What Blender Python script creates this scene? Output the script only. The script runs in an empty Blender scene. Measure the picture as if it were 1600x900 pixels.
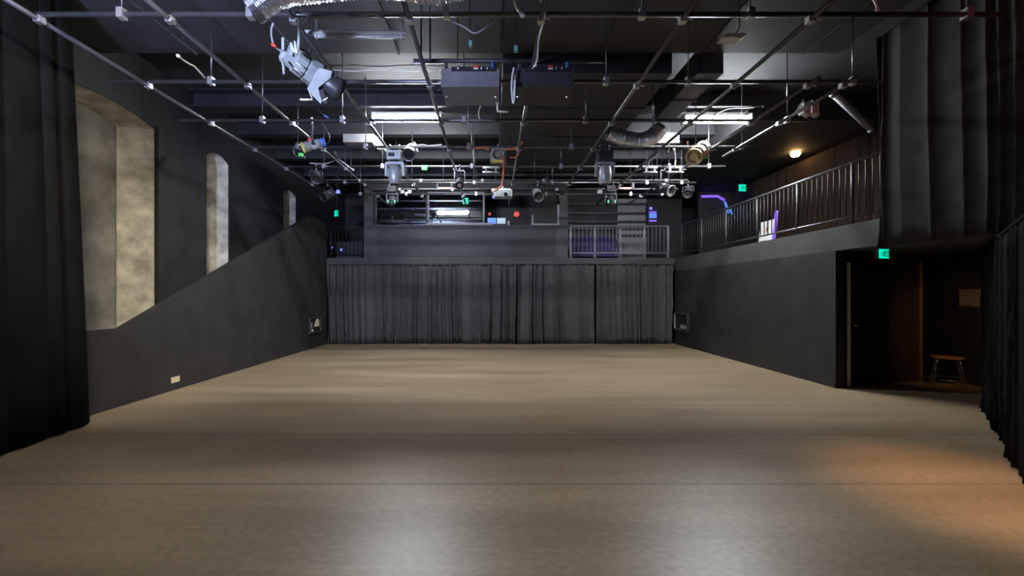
import bpy, bmesh, math, random
from mathutils import Vector, Matrix
random.seed(7)
PI = math.pi
scn = bpy.context.scene
COL = scn.collection
F, CX, CY, H = 660.0, 770.0, 459.0, 1.54      # focal length in pixels, horizon point, eye height

def at(px, py, Y):
    return Vector(((px-CX)*Y/F, Y, H+(CY-py)*Y/F))

# ------------------------------------------------------------------ materials
def mat(name, col, rough=.6, metal=0., spec=.5, noise=0., scale=6., bump=0., bscale=40., emit=None, estr=0., rnoise=0.):
    m = bpy.data.materials.new(name); m.use_nodes = True
    nt = m.node_tree; b = nt.nodes['Principled BSDF']
    b.inputs['Base Color'].default_value = (*col, 1)
    b.inputs['Roughness'].default_value = rough
    b.inputs['Metallic'].default_value = metal
    b.inputs['Specular IOR Level'].default_value = spec
    if noise or bump or rnoise:
        tc = nt.nodes.new('ShaderNodeTexCoord')
    if noise or rnoise:
        n = nt.nodes.new('ShaderNodeTexNoise'); n.inputs['Scale'].default_value = scale; n.inputs['Detail'].default_value = 6
        nt.links.new(tc.outputs['Object'], n.inputs['Vector'])
    if noise:
        r = nt.nodes.new('ShaderNodeValToRGB')
        r.color_ramp.elements[0].position = .3; r.color_ramp.elements[1].position = .7
        r.color_ramp.elements[0].color = (*[c*(1-noise) for c in col], 1)
        r.color_ramp.elements[1].color = (*[min(1, c*(1+noise)) for c in col], 1)
        nt.links.new(n.outputs['Fac'], r.inputs['Fac']); nt.links.new(r.outputs['Color'], b.inputs['Base Color'])
    if rnoise:
        mr = nt.nodes.new('ShaderNodeMapRange')
        mr.inputs['To Min'].default_value = rough-rnoise; mr.inputs['To Max'].default_value = rough+rnoise
        nt.links.new(n.outputs['Fac'], mr.inputs['Value']); nt.links.new(mr.outputs['Result'], b.inputs['Roughness'])
    if bump:
        n2 = nt.nodes.new('ShaderNodeTexNoise'); n2.inputs['Scale'].default_value = bscale; n2.inputs['Detail'].default_value = 8
        nt.links.new(tc.outputs['Object'], n2.inputs['Vector'])
        bp = nt.nodes.new('ShaderNodeBump'); bp.inputs['Strength'].default_value = bump; bp.inputs['Distance'].default_value = .02
        nt.links.new(n2.outputs['Fac'], bp.inputs['Height']); nt.links.new(bp.outputs['Normal'], b.inputs['Normal'])
    if emit:
        b.inputs['Emission Color'].default_value = (*emit, 1); b.inputs['Emission Strength'].default_value = estr
    return m

M = {}
M['wall'] = mat('black_wall_paint', (.030, .029, .029), .62, noise=.25, scale=2.5, bump=.15, bscale=25)
M['wall_grey'] = mat('charcoal_paint', (.062, .062, .064), .65, noise=.15, scale=3)
M['fascia'] = mat('gallery_edge_paint', (.066, .065, .063), .7, noise=.15, scale=3)
M['ceil'] = mat('grey_ceiling_paint', (.024, .024, .026), .8, noise=.12, scale=1.2, bump=.2, bscale=14)
M['ceil_dark'] = mat('dark_ceiling_paint', (.035, .034, .036), .75, noise=.2, scale=2)
M['beam'] = mat('black_steel_paint', (.030, .030, .033), .5, noise=.2, scale=3)
M['duct_black'] = mat('black_duct_paint', (.036, .036, .040), .6, noise=.25, scale=2)
M['duct_pale'] = mat('galvanised_sheet', (.26, .26, .27), .55, metal=.2, noise=.15, scale=5)
M['foil'] = mat('silver_foil', (.75, .75, .78), .28, metal=1., bump=.9, bscale=18)
M['pipe'] = mat('dark_steel_tube', (.16, .16, .17), .36, metal=.8, noise=.2, scale=9)
M['rail'] = mat('black_rail_paint', (.06, .06, .06), .38)
M['rail_pale'] = mat('grey_rail_paint', (.26, .26, .28), .5)
M['clamp'] = mat('bare_clamp_metal', (.55, .55, .57), .35, metal=.8)
M['curtain'] = mat('black_serge_cloth', (.088, .083, .083), .95, spec=.1, noise=.12, scale=4, bump=.1, bscale=120)
M['velvet'] = mat('black_velvet_cloth', (.007, .0065, .0065), .97, spec=.08, noise=.3, scale=4)
M['velvet_grey'] = mat('grey_black_velvet_cloth', (.028, .0255, .026), .97, spec=.08, noise=.3, scale=4)
M['concrete'] = mat('rough_concrete', (.52, .49, .41), .9, noise=.4, scale=4.0, bump=.7, bscale=9)
M['board'] = mat('weathered_board', (.21, .19, .155), .9, noise=.55, scale=1.6, bump=.3, bscale=12)
M['wood'] = mat('varnished_wood', (.62, .27, .08), .35, noise=.3, scale=9)
M['chrome'] = mat('chrome_tube', (.6, .62, .66), .25, metal=.95)
M['lamp_black'] = mat('lamp_black_paint', (.035, .035, .038), .4, noise=.1, scale=12)
M['lamp_grey'] = mat('lamp_grey_paint', (.33, .36, .35), .45, noise=.12, scale=12)
M['lamp_pale'] = mat('lamp_pale_metal', (.55, .56, .55), .4, metal=.3, noise=.1, scale=12)
M['gold'] = mat('worn_brass_paint', (.62, .47, .22), .45, metal=.3, noise=.3, scale=14)
M['beige'] = mat('beige_lens_glass', (.34, .29, .23), .3, noise=.25, scale=18)
M['lens'] = mat('dark_lens_glass', (.02, .02, .025), .12)
M['case'] = mat('charcoal_case', (.16, .16, .172), .55, noise=.15, scale=8)
M['white'] = mat('white_plastic', (.72, .71, .68), .5, noise=.05, scale=10)
M['cream'] = mat('cream_plastic', (.80, .68, .45), .5, noise=.06, scale=10)
M['red'] = mat('red_plastic', (.65, .06, .04), .5, noise=.1, scale=10)
M['yellow'] = mat('yellow_tape', (.8, .65, .08), .6, noise=.1, scale=10)
M['green'] = mat('green_tape', (.06, .75, .12), .6, noise=.1, scale=10)
M['teal'] = mat('teal_plastic', (.10, .38, .34), .5, noise=.1, scale=10)
M['blue_tape'] = mat('blue_tape', (.05, .14, .6), .5, noise=.1, scale=10)
M['purple_cloth'] = mat('purple_cloth', (.09, .07, .20), .9, noise=.25, scale=10)
M['orange_cable'] = mat('orange_rubber', (.75, .20, .07), .5, noise=.1, scale=10)
M['grey_cable'] = mat('grey_rubber', (.30, .30, .32), .5, noise=.1, scale=10)
M['black_cable'] = mat('black_rubber', (.035, .035, .037), .45, noise=.1, scale=10)
M['white_cable'] = mat('white_rubber', (.75, .75, .75), .5, noise=.05, scale=10)
M['brown'] = mat('brown_painted_panel', (.055, .036, .022), .6, noise=.3, scale=4)
M['brown_cloth'] = mat('dark_brown_cloth', (.032, .021, .016), .95, spec=.1, noise=.2, scale=4)
M['trim_warm'] = mat('bare_timber_edge', (.32, .15, .05), .6, noise=.25, scale=8)
M['notice'] = mat('notice_paper', (.30, .24, .18), .7, noise=.3, scale=7)
M['dark'] = mat('dark_plastic', (.02, .02, .021), .5, noise=.1, scale=10)
M['fluoro'] = mat('fluorescent_diffuser', (.9, .9, .9), .5, emit=(.90, .96, 1.0), estr=290)
M['fluoro_near'] = mat('warm_tube_diffuser', (.9, .9, .9), .5, emit=(1.0, .84, .62), estr=7)
M['bulb'] = mat('amber_bulb', (.9, .8, .6), .5, emit=(1.0, .58, .20), estr=34)
M['exit'] = mat('lit_green_sign', (.0, .3, .2), .5, emit=(.0, .80, .50), estr=1.1)
M['exit_mark'] = mat('sign_pictogram', (.0, .10, .07), .5, emit=(.0, .20, .13), estr=.5)
M['led_blue'] = mat('blue_led', (.1, .1, .6), .4, emit=(.10, .12, 1.0), estr=3.0)
M['led_purple'] = mat('purple_led', (.2, .1, .6), .4, emit=(.26, .12, .95), estr=.9)
M['led_green'] = mat('green_led', (.1, .6, .3), .4, emit=(.15, 1.0, .5), estr=1.2)
M['led_red'] = mat('red_led', (.6, .1, .1), .4, emit=(1.0, .07, .05), estr=.45)
M['led_pink'] = mat('pink_led', (.8, .4, .4), .4, emit=(1.0, .34, .36), estr=1.5)
M['screen'] = mat('blue_screen', (.1, .2, .5), .3, emit=(.10, .26, 1.0), estr=1.0)
M['screen_pale'] = mat('pale_screen', (.3, .35, .4), .3, emit=(.45, .62, .72), estr=.75)

def floor_mat():
    m = bpy.data.materials.new('dance_vinyl'); m.use_nodes = True
    nt = m.node_tree; b = nt.nodes['Principled BSDF']; L = nt.links
    tc = nt.nodes.new('ShaderNodeTexCoord')
    def noise(scale, detail=6, stretch=None):
        n = nt.nodes.new('ShaderNodeTexNoise'); n.inputs['Scale'].default_value = scale; n.inputs['Detail'].default_value = detail
        if stretch:
            mp = nt.nodes.new('ShaderNodeMapping'); mp.inputs['Scale'].default_value = stretch
            L.new(tc.outputs['Object'], mp.inputs['Vector']); L.new(mp.outputs['Vector'], n.inputs['Vector'])
        else:
            L.new(tc.outputs['Object'], n.inputs['Vector'])
        return n
    n1 = noise(.9, 8, (.35, 2.2, 1)); n2 = noise(22, 8, (.8, 1.1, 1))
    r = nt.nodes.new('ShaderNodeValToRGB')
    r.color_ramp.elements[0].position = .28; r.color_ramp.elements[0].color = (.30, .214, .132, 1)
    r.color_ramp.elements[1].position = .72; r.color_ramp.elements[1].color = (.49, .358, .226, 1)
    L.new(n1.outputs['Fac'], r.inputs['Fac'])
    # seams between the rolls of vinyl, 1.2 m apart, running across the room
    sx = nt.nodes.new('ShaderNodeSeparateXYZ'); L.new(tc.outputs['Object'], sx.inputs['Vector'])
    def math_(op, a, bv):
        k = nt.nodes.new('ShaderNodeMath'); k.operation = op
        if hasattr(a, 'links'): L.new(a, k.inputs[0])
        else: k.inputs[0].default_value = a
        if hasattr(bv, 'links'): L.new(bv, k.inputs[1])
        else: k.inputs[1].default_value = bv
        return k.outputs[0]
    y = math_('ADD', sx.outputs['Y'], .18)
    fr = math_('FRACT', math_('DIVIDE', y, 1.2), 0)
    d = math_('ABSOLUTE', math_('SUBTRACT', fr, .5), 0)
    seam = math_('GREATER_THAN', d, .484)
    seam = math_('MULTIPLY', seam, math_('MULTIPLY', n1.outputs['Fac'], .75))
    mx = nt.nodes.new('ShaderNodeMix'); mx.data_type = 'RGBA'
    L.new(seam, mx.inputs[0]); L.new(r.outputs['Color'], mx.inputs[6]); mx.inputs[7].default_value = (.12, .095, .07, 1)
    sp = nt.nodes.new('ShaderNodeValToRGB')
    sp.color_ramp.elements[0].position = .35; sp.color_ramp.elements[0].color = (.89, .89, .89, 1)
    sp.color_ramp.elements[1].position = .65; sp.color_ramp.elements[1].color = (1.09, 1.09, 1.09, 1)
    L.new(n2.outputs['Fac'], sp.inputs['Fac'])
    mu = nt.nodes.new('ShaderNodeMix'); mu.data_type = 'RGBA'; mu.blend_type = 'MULTIPLY'; mu.inputs[0].default_value = 1
    L.new(mx.outputs[2], mu.inputs[6]); L.new(sp.outputs['Color'], mu.inputs[7])
    L.new(mu.outputs[2], b.inputs['Base Color'])
    mr = nt.nodes.new('ShaderNodeMapRange'); mr.inputs['To Min'].default_value = .30; mr.inputs['To Max'].default_value = .46
    L.new(n1.outputs['Fac'], mr.inputs['Value']); L.new(mr.outputs['Result'], b.inputs['Roughness'])
    b.inputs['Specular IOR Level'].default_value = .62
    return m
M['floor'] = floor_mat()

def glass_mat(name, refl, tint):
    m = bpy.data.materials.new(name); m.use_nodes = True
    nt = m.node_tree; nt.nodes.clear()
    o = nt.nodes.new('ShaderNodeOutputMaterial'); mx = nt.nodes.new('ShaderNodeMixShader')
    t = nt.nodes.new('ShaderNodeBsdfTransparent'); g = nt.nodes.new('ShaderNodeBsdfGlossy')
    t.inputs['Color'].default_value = (*tint, 1); g.inputs['Roughness'].default_value = .02; g.inputs['Color'].default_value = (.9, .95, 1, 1)
    mx.inputs['Fac'].default_value = refl
    nt.links.new(t.outputs[0], mx.inputs[1]); nt.links.new(g.outputs[0], mx.inputs[2]); nt.links.new(mx.outputs[0], o.inputs['Surface'])
    return m
M['glass'] = glass_mat('booth_glass', .4, (.8, .85, .88))
M['glass_bright'] = glass_mat('booth_glass_coated', .72, (.8, .9, .95))

# ------------------------------------------------------------------ mesh helpers
class MB:
    def __init__(self): self.bm = bmesh.new()
    def box(self, lo, hi, mtx=None):
        vs = []
        for z in (lo[2], hi[2]):
            for (x, y) in ((lo[0], lo[1]), (hi[0], lo[1]), (hi[0], hi[1]), (lo[0], hi[1])):
                v = Vector((x, y, z)); vs.append(self.bm.verts.new(mtx @ v if mtx else v))
        for f in ((3,2,1,0), (4,5,6,7), (0,1,5,4), (1,2,6,5), (2,3,7,6), (3,0,4,7)):
            self.bm.faces.new([vs[i] for i in f])
        return self
    def bevel(self, w=.01, seg=2):
        bmesh.ops.bevel(self.bm, geom=[e for e in self.bm.edges if e.is_manifold and e.calc_face_angle(0) > .7], offset=w, segments=seg, affect='EDGES', profile=.6)
        return self
    def rings(self, rings, cap=True, close=False):
        n = len(rings[0]); V = [[self.bm.verts.new(p) for p in r] for r in rings]
        k = len(V)
        for i in range(k if close else k-1):
            a, b = V[i], V[(i+1) % k]
            for j in range(n):
                self.bm.faces.new((a[j], a[(j+1) % n], b[(j+1) % n], b[j]))
        if cap and not close:
            self.bm.faces.new(V[0][::-1]); self.bm.faces.new(V[-1])
        return self
    def tube(self, pts, r, n=8, smooth=True):
        pts = [Vector(p) for p in pts]; rs = []
        t0 = (pts[1]-pts[0]).normalized()
        up = Vector((0, 0, 1)) if abs(t0.z) < .9 else Vector((0, 1, 0))
        nrm = (up - t0*up.dot(t0)).normalized()
        for i, p in enumerate(pts):
            a = pts[max(i-1, 0)]; b = pts[min(i+1, len(pts)-1)]
            t = (b-a).normalized()
            nrm = nrm - t*nrm.dot(t)
            nrm = nrm.normalized() if nrm.length > 1e-6 else t.orthogonal().normalized()
            bn = t.cross(nrm)
            rr = r[i] if isinstance(r, (list, tuple)) else r
            rs.append([p + (nrm*math.cos(2*PI*j/n) + bn*math.sin(2*PI*j/n))*rr for j in range(n)])
        return self.rings(rs)
    def lathe(self, prof, p, d, n=20):
        """prof: (distance along d, radius) pairs."""
        p = Vector(p); d = Vector(d).normalized()
        u = d.orthogonal().normalized(); v = d.cross(u)
        return self.rings([[p + d*a + (u*math.cos(2*PI*j/n)+v*math.sin(2*PI*j/n))*max(r, 1e-4) for j in range(n)] for a, r in prof])
    def prism(self, poly, d):
        """poly: 3D outline, pushed along d."""
        d = Vector(d); a = [self.bm.verts.new(Vector(p)) for p in poly]; b = [self.bm.verts.new(Vector(p)+d) for p in poly]
        n = len(a)
        self.bm.faces.new(a); self.bm.faces.new(b[::-1])
        for i in range(n): self.bm.faces.new((a[i], b[i], b[(i+1) % n], a[(i+1) % n]))
        return self
    def build(self, name, m, parent=None, smooth=False):
        bmesh.ops.recalc_face_normals(self.bm, faces=self.bm.faces)
        me = bpy.data.meshes.new(name); 
        org = Vector((0, 0, 0))
        if parent is not None: org = parent.matrix_world_loc if hasattr(parent, 'matrix_world_loc') else world_loc(parent)
        for v in self.bm.verts: v.co -= org
        self.bm.to_mesh(me); self.bm.free()
        if smooth:
            for p in me.polygons: p.use_smooth = True
        o = bpy.data.objects.new(name, me); COL.objects.link(o)
        me.materials.append(M[m] if isinstance(m, str) else m)
        if parent is not None: o.parent = parent
        return o

def world_loc(o):
    l = Vector(o.location)
    while o.parent: o = o.parent; l += Vector(o.location)
    return l

def catmull(pts, k=8):
    pts = [Vector(p) for p in pts]; out = []
    for i in range(len(pts)-1):
        p0 = pts[max(i-1, 0)]; p1 = pts[i]; p2 = pts[i+1]; p3 = pts[min(i+2, len(pts)-1)]
        for j in range(k):
            t = j/k
            out.append(.5*((2*p1)+(p2-p0)*t+(2*p0-5*p1+4*p2-p3)*t*t+(3*p1-p0-3*p2+p3)*t**3))
    out.append(pts[-1]); return out

def tag(o, label=None, cat=None, group=None, kind=None):
    if label: o['label'] = label
    if cat: o['category'] = cat
    if group: o['group'] = group
    if kind: o['kind'] = kind
    return o
def thing(name, loc, label, cat, group=None):
    o = bpy.data.objects.new(name, None); COL.objects.link(o); o.location = loc; o.empty_display_size = .1
    return tag(o, label, cat, group)
def struct(o, label=None, cat=None): return tag(o, label, cat, kind='structure')
def bx(lo, hi): return MB().box(lo, hi)

# ------------------------------------------------------------------ the shell
LX, PX, RX, GX = -5.95, -5.10, 8.10, 5.60     # outer left wall, stair balustrade, outer right wall, gallery face
ZC = 5.55
Y0, Y1 = -3.5, 17.0
struct(bx((-6.6, Y0-.2, -.12), (RX+.2, Y1+.2, 0)).build('floor', 'floor'), 'worn grey-brown vinyl dance floor with faint cross seams', 'floor')
struct(bx((-6.6, Y0-.2, ZC), (RX+.2, Y1+.2, ZC+.12)).build('ceiling', 'ceil'), 'grey painted concrete ceiling between black beams', 'ceiling')
struct(bx((-6.6, Y0-.2, 0), (RX+.2, Y0, ZC)).build('wall_front', 'wall'), 'black wall behind the camera', 'wall')
struct(bx((-6.6, Y1, 0), (RX+.2, Y1+.2, ZC)).build('wall_back', 'wall'), 'black wall behind the rear balcony', 'wall')
struct(bx((RX, Y0, 0), (RX+.2, Y1, ZC)).build('wall_right', 'wall'), 'black outer wall beyond the side gallery', 'wall')

# outer left wall with three arched openings
wins = [(5.55, 7.45, .75), (8.785, 9.53, 1.4), (12.0, 12.79, 2.5)]     # near edge, far edge, bottom
SPR, RISE, DEP = 4.44, .13, .45
def arch(y, a, b): return SPR + RISE*(1-((y-(a+b)/2)/((b-a)/2))**2)
mb = MB()
def wq(y0, z0, y1, z1): mb.box((LX-.02, y0, z0), (LX, y1, z1))
cur = Y0
for a, b, zb in wins:
    wq(cur, 0, a, ZC); wq(a, 0, b, zb)
    N = 10
    for i in range(N):
        ya, yb = a+(b-a)*i/N, a+(b-a)*(i+1)/N
        mb.prism([(LX, ya, arch(ya, a, b)), (LX, yb, arch(yb, a, b)), (LX, yb, ZC), (LX, ya, ZC)], (-.02, 0, 0))
    cur = b
wq(cur, 0, Y1, ZC)
struct(mb.build('wall_left', 'wall'), 'black left wall with three arched window niches', 'wall')
for k, (a, b, zb) in enumerate(wins):
    sp = .27
    m1 = MB(); N = 12; xb = LX-DEP
    a2, b2 = a+.05, b-sp
    prof_o = [(LX-.02, a, zb), (LX-.02, b, zb)] + [(LX-.02, b+(a-b)*i/N, arch(b+(a-b)*i/N, a, b)) for i in range(N+1)]
    prof_i = [(xb, a2, zb+.12), (xb, b2, zb+.12)] + [(xb, b2+(a2-b2)*i/N, arch(b2+(a2-b2)*i/N, a2, b2)-.06) for i in range(N+1)]
    vo = [m1.bm.verts.new(p) for p in prof_o]; vi = [m1.bm.verts.new(p) for p in prof_i]
    n = len(vo)
    for i in range(n): m1.bm.faces.new((vo[i], vo[(i+1) % n], vi[(i+1) % n], vi[i]))
    w = struct(m1.build('window_%d' % (k+1), 'concrete'), ['wide arched window niche beside the near black curtain, bare concrete reveal', 'arched window niche with concrete reveal, middle one of the three along the stair', 'small looking window niche highest up the stair, near the rear balcony'][k], 'window')
    MB().prism([(xb-.01, a2, zb+.1), (xb-.01, b2, zb+.1)] + [(xb-.01, b2+(a2-b2)*i/N, arch(b2+(a2-b2)*i/N, a2, b2)-.055) for i in range(N+1)], (-.04, 0, 0)).build('window_board', 'board', w)
# dark strip post and sill end by the first niche
struct(bx((LX-.01, 7.46, 1.2), (LX+.05, 7.60, 4.5)).build('trim_1', 'wall'), 'black upright strip at the far edge of the first niche', 'trim')

# stair balustrade wall: level, then climbing towards the balcony
SL = .442
YT = 11.8
pl = [(PX, 4.2, 0), (PX, 13.0, 0), (PX, 13.0, 3.7), (PX, YT, 1.066+SL*(YT-5.82)), (PX, 5.82, 1.066), (PX, 4.2, 1.075)]
struct(MB().prism(pl, (-.10, 0, 0)).build('stair_partition', 'wall'), 'black solid stair wall with sloping top below the niches', 'wall')
struct(bx((PX-.004, 5.0, 0), (PX+.012, 12.95, .07)).build('baseboard_left', 'wall'), 'black skirting along the stair wall', 'baseboard')
# treads behind it
tr = MB()
for i in range(15):
    y = 5.75 + i*.40
    tr.box((LX, y, 0), (PX-.10, y+.405, .176*(i+1)))
struct(tr.build('stair_floor', 'wall'), 'black stair treads behind the sloping wall', 'stair')

# lower right wall, gallery floor, vestibule
struct(bx((GX, 6.9, 0), (GX+.14, 13.0, 2.245)).build('wall_gallery', 'wall'), 'black wall under the side gallery', 'wall')
struct(bx((GX-.004, 6.9, 0), (GX-.012, 13.0, .07)).build('baseboard_right', 'wall'), 'black skirting under the gallery', 'baseboard')
struct(bx((GX, 2.2, 2.245), (RX, Y1, 2.63)).build('gallery_floor', 'fascia'), 'charcoal edge of the side gallery floor', 'floor')
v = MB(); v.box((GX+.14, 7.40, 0), (5.82, 7.5, 2.245)); v.box((5.82, 7.40, 2.09), (6.92, 7.5, 2.245)); v.box((6.92, 7.40, 0), (7.50, 7.5, 2.245)); v.box((7.5, 7.40, 2.1), (RX, 7.5, 2.245))
struct(v.build('wall_vestibule', 'brown'), 'dark brown wall with doorway under the gallery', 'wall')
struct(bx((7.46, 7.37, 0), (7.50, 7.40, 2.1)).build('trim_2', 'trim_warm'), 'orange-brown timber edge beside the stool', 'trim')
# ajar door
dr = bpy.data.objects.new('door_1', None); COL.objects.link(dr); dr.location = (6.90, 7.385, 0); struct(dr, 'black door standing ajar under the gallery with pale edge', 'door')
ang = math.atan2(6.97-7.385, 5.87-6.90)
W = math.hypot(6.90-5.87, 7.385-6.97)
mt = Matrix.Translation((6.90, 7.385, 0)) @ Matrix.Rotation(ang, 4, 'Z')
dl = MB().box((0, -.022, .01), (W-.012, .022, 2.06), mt).build('door_leaf', 'dark', dr)
MB().box((W-.012, -.024, .01), (W, .024, 2.06), mt).build('edge_strip', 'white', dr)
for s in (-1, 1):
    hb = MB(); hb.tube([mt @ Vector((W-.07, s*.02, 1.02)), mt @ Vector((W-.07, s*.075, 1.02)), mt @ Vector((W-.19, s*.078, 1.02))], .011)
    hb.build('door_handle', 'chrome', dl, True)

# gallery lowered ceiling
struct(bx((5.15, 8.4, 5.0), (RX, Y1, ZC)).build('gallery_ceiling', 'ceil_dark'), 'dark lowered ceiling over the side gallery', 'ceiling')

# rear balcony
struct(bx((PX-.1, 13.0, 2.46), (GX, Y1, 2.64)).build('balcony_floor', 'fascia'), 'charcoal edge of the rear balcony floor', 'floor')
bw = struct(bx((-3.98, 13.04, 2.64), (2.32, 13.12, 3.66)).build('booth_wall', 'wall_grey'), 'charcoal front wall of the control booth above the curtain', 'wall')
bx((-3.55, 13.02, 2.70), (1.94, 13.042, 3.60)).build('wall_panel', 'duct_black', bw)
for x0, x1 in ((-3.98, -3.72), (2.08, 2.32)):
    bx((x0, 13.05, 3.66), (x1, 13.2, 4.75)).build('booth_post', 'wall_grey', bw)
bx((-3.98, 13.05, 4.75), (2.32, 13.2, 5.05)).build('booth_lintel', 'wall', bw)
bx((-2.05, 13.0, 3.66), (.0, 13.18, 3.72)).build('booth_sill', 'rail_pale', bw)
bx((-.02, 13.02, 3.66), (.42, 13.16, 3.70)).build('booth_sill', 'wall_grey', bw)
# booth glazing: three panes in frames
def pane(n, x0, x1, g, label, fm):
    w = bpy.data.objects.new('window_%d' % n, None); COL.objects.link(w); w.location = (x0, 13.3, 3.66); struct(w, label, 'window')
    t = .05
    f = MB(); f.box((x0, 13.27, 3.66), (x0+t, 13.33, 4.75)); f.build('window_frame', fm, w)
    f = MB(); f.box((x1-t, 13.27, 3.66), (x1, 13.33, 4.75)); f.build('window_frame', fm, w)
    f = MB(); f.box((x0+t, 13.27, 3.66), (x1-t, 13.33, 3.70)); f.build('window_frame', fm, w)
    f = MB(); f.box((x0+t, 13.27, 4.71), (x1-t, 13.33, 4.75)); f.build('window_frame', fm, w)
    f = MB(); f.box((x0+t, 13.296, 3.70), (x1-t, 13.302, 4.71)); f.build('pane', g, w)
pane(4, -3.72, -2.05, 'glass', 'dim booth pane next to the balcony corner', 'wall')
pane(5, -2.05, -.26, 'glass_bright', 'bright reflecting booth pane above the middle of the curtain', 'rail_pale')
# booth inside
struct(bx((-3.98, 15.2, 2.64), (2.32, 15.3, 5.55)).build('wall_booth', 'wall'), 'black back wall inside the control booth', 'wall')
ct = thing('booth_counter', (-.8, 13.7, 2.64), 'black equipment counter inside the control booth', 'counter')
bx((-3.6, 13.45, 3.48), (2.0, 14.0, 3.53)).bevel(.006).build('worktop', 'dark', ct)
for x in (-3.4, -.8, 1.8): bx((x-.03, 13.7, 2.64), (x+.03, 13.76, 3.48)).build('leg', 'dark', ct)
def monitor(x, y, z, w, h, m, label, tilt=0):
    t = thing('computer_monitor', (x, y, z), label, 'monitor')
    bx((x-w*.3, y-.06, z), (x+w*.3, y+.06, z+.015)).bevel(.004).build('base', 'dark', t)
    bx((x-.02, y, z+.015), (x+.02, y+.03, z+.12)).build('stem', 'dark', t)
    sf = bx((x-w/2, y-.03, z+.1), (x+w/2, y, z+.1+h)).bevel(.008).build('screen_frame', 'dark', t)
    bx((x-w/2+.015, y-.034, z+.115), (x+w/2-.015, y-.029, z+.085+h)).build('screen', m, sf)
    return t
monitor(-.03, 13.5, 3.53, .30, .34, 'screen', 'glowing blue monitor in the booth beside the bright pane')
monitor(.27, 13.5, 3.53, .30, .34, 'screen_pale', 'pale glowing monitor in the booth, next to the blue one')
def led_lamp(name, c, r, m, label, cat='indicator light', d=(0, -1, 0)):
    t = thing(name, c, label, cat)
    d = Vector(d)
    MB().lathe([(.10, r*.6), (.10, r*1.1), (0, r*1.15), (-.005, r*1.15)], c, -d).build('housing', 'dark', t, True)
    MB().lathe([(-.002, r*.95), (.008, r*.9), (.016, r*.6), (.02, .001)], Vector(c)+d*.004, d).build('lens', m, t, True)
    return t
def stand_lamp(x, y, z0, z, r, m, label, name='lamp_on_stand'):
    t = led_lamp(name, (x, y, z), r, m, label, 'lamp')
    MB().tube([(x, y+.05, z0), (x, y+.05, z)], .012).build('stem', 'dark', t)
    MB().lathe([(0, .07), (.012, .065), (.015, .012)], (x, y+.05, z0), (0, 0, 1)).build('base', 'dark', t)
stand_lamp(.76, 13.5, 3.53, 4.08, .10, 'led_red', 'round red lamp glowing inside the booth')
stand_lamp(-.10, 13.62, 3.53, 4.11, .05, 'led_red', 'small dim red lamp above the blue monitor')
sp = thing('desk_speaker', (.50, 13.5, 3.53), 'slim pale upright box beside the booth monitors', 'speaker')
bx((.47, 13.44, 3.53), (.53, 13.54, 3.86)).bevel(.01).build('cabinet', 'white', sp)
# booth side frame on the right part of the opening
fr = thing('booth_hatch', (1.8, 13.1, 3.66), 'grey framed hatch at the end of the booth front', 'hatch')
bx((1.20, 13.05, 3.66), (1.26, 13.12, 3.98)).build('frame_side', 'rail_pale', fr)
bx((1.26, 13.05, 3.66), (2.0, 13.12, 3.71)).build('frame_bottom', 'rail_pale', fr)
bx((2.0, 13.05, 3.66), (2.06, 13.12, 4.30)).build('frame_side', 'rail_pale', fr)

# ------------------------------------------------------------------ curtains
def curtain(name, path, z0, z1, amp, wl, m, label, top_path=None, seed=1, bulge=None, group=None, thick=.012):
    rnd = random.Random(seed)
    pts = [Vector((*p, 0)) for p in path]; tps = [Vector((*p, 0)) for p in (top_path or path)]
    def along(ps, s):
        L = [(ps[i+1]-ps[i]).length for i in range(len(ps)-1)]; T = sum(L); d = s*T
        for i, l in enumerate(L):
            if d <= l or i == len(L)-1:
                t = (ps[i+1]-ps[i]).normalized(); return ps[i]+t*d, Vector((-t.y, t.x, 0))
            d -= l
    T = sum((pts[i+1]-pts[i]).length for i in range(len(pts)-1))
    # irregular folds
    knots = [0.]
    while knots[-1] < T: knots.append(knots[-1]+wl*rnd.choice((.45, .6, .8, 1.0, 1.3, 1.9)))
    amps = [rnd.choice((.25, .5, .8, 1.1, 1.5)) for _ in knots]; drift = [rnd.uniform(-1, 1) for _ in knots]
    def fold(d, h):
        d += .04*math.sin(3*h+d*2.)*h
        for i in range(len(knots)-1):
            if d < knots[i+1] or i == len(knots)-2:
                t = max(0, min(1, (d-knots[i])/(knots[i+1]-knots[i])))
                return amp*(amps[i]*(1-t)+amps[i+1]*t)*(math.sin(PI*t)**.55-.5)*(.75+.35*h)*1.6*(1+.3*drift[i]*h)
    ns = max(40, int(T/.014)); nz = 12
    bm = bmesh.new(); G = []
    for k in range(nz+1):
        h = 1-k/nz; row = []
        for i in range(ns+1):
            s = i/ns
            p, nr = along(pts, s); q, nq = along(tps, s)
            b = q.lerp(p, h) + nr*fold(s*T, h)
            if bulge and h > .8: b += nr*bulge(s*T)*(h-.8)*5
            hem = rnd.uniform(-.004, .004) if k == nz else 0
            row.append(bm.verts.new((b.x, b.y, z0+(z1-z0)*k/nz)))
        G.append(row)
    for k in range(nz):
        for i in range(ns): bm.faces.new((G[k][i], G[k][i+1], G[k+1][i+1], G[k+1][i]))
    me = bpy.data.meshes.new(name); bm.to_mesh(me); bm.free()
    for p in me.polygons: p.use_smooth = True
    root = thing(name, (path[0][0], path[0][1], z0), label, 'curtain', group)
    o = bpy.data.objects.new('cloth', me); COL.objects.link(o); me.materials.append(M[m])
    for vtx in me.vertices: vtx.co -= root.location
    o.parent = root
    so = o.modifiers.new('thick', 'SOLIDIFY'); so.thickness = thick
    tp = [Vector((p[0], p[1], z1+.005)) for p in (top_path or path)]
    MB().tube(tp, .02).build('heading_tape', m, root)
    return root
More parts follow.
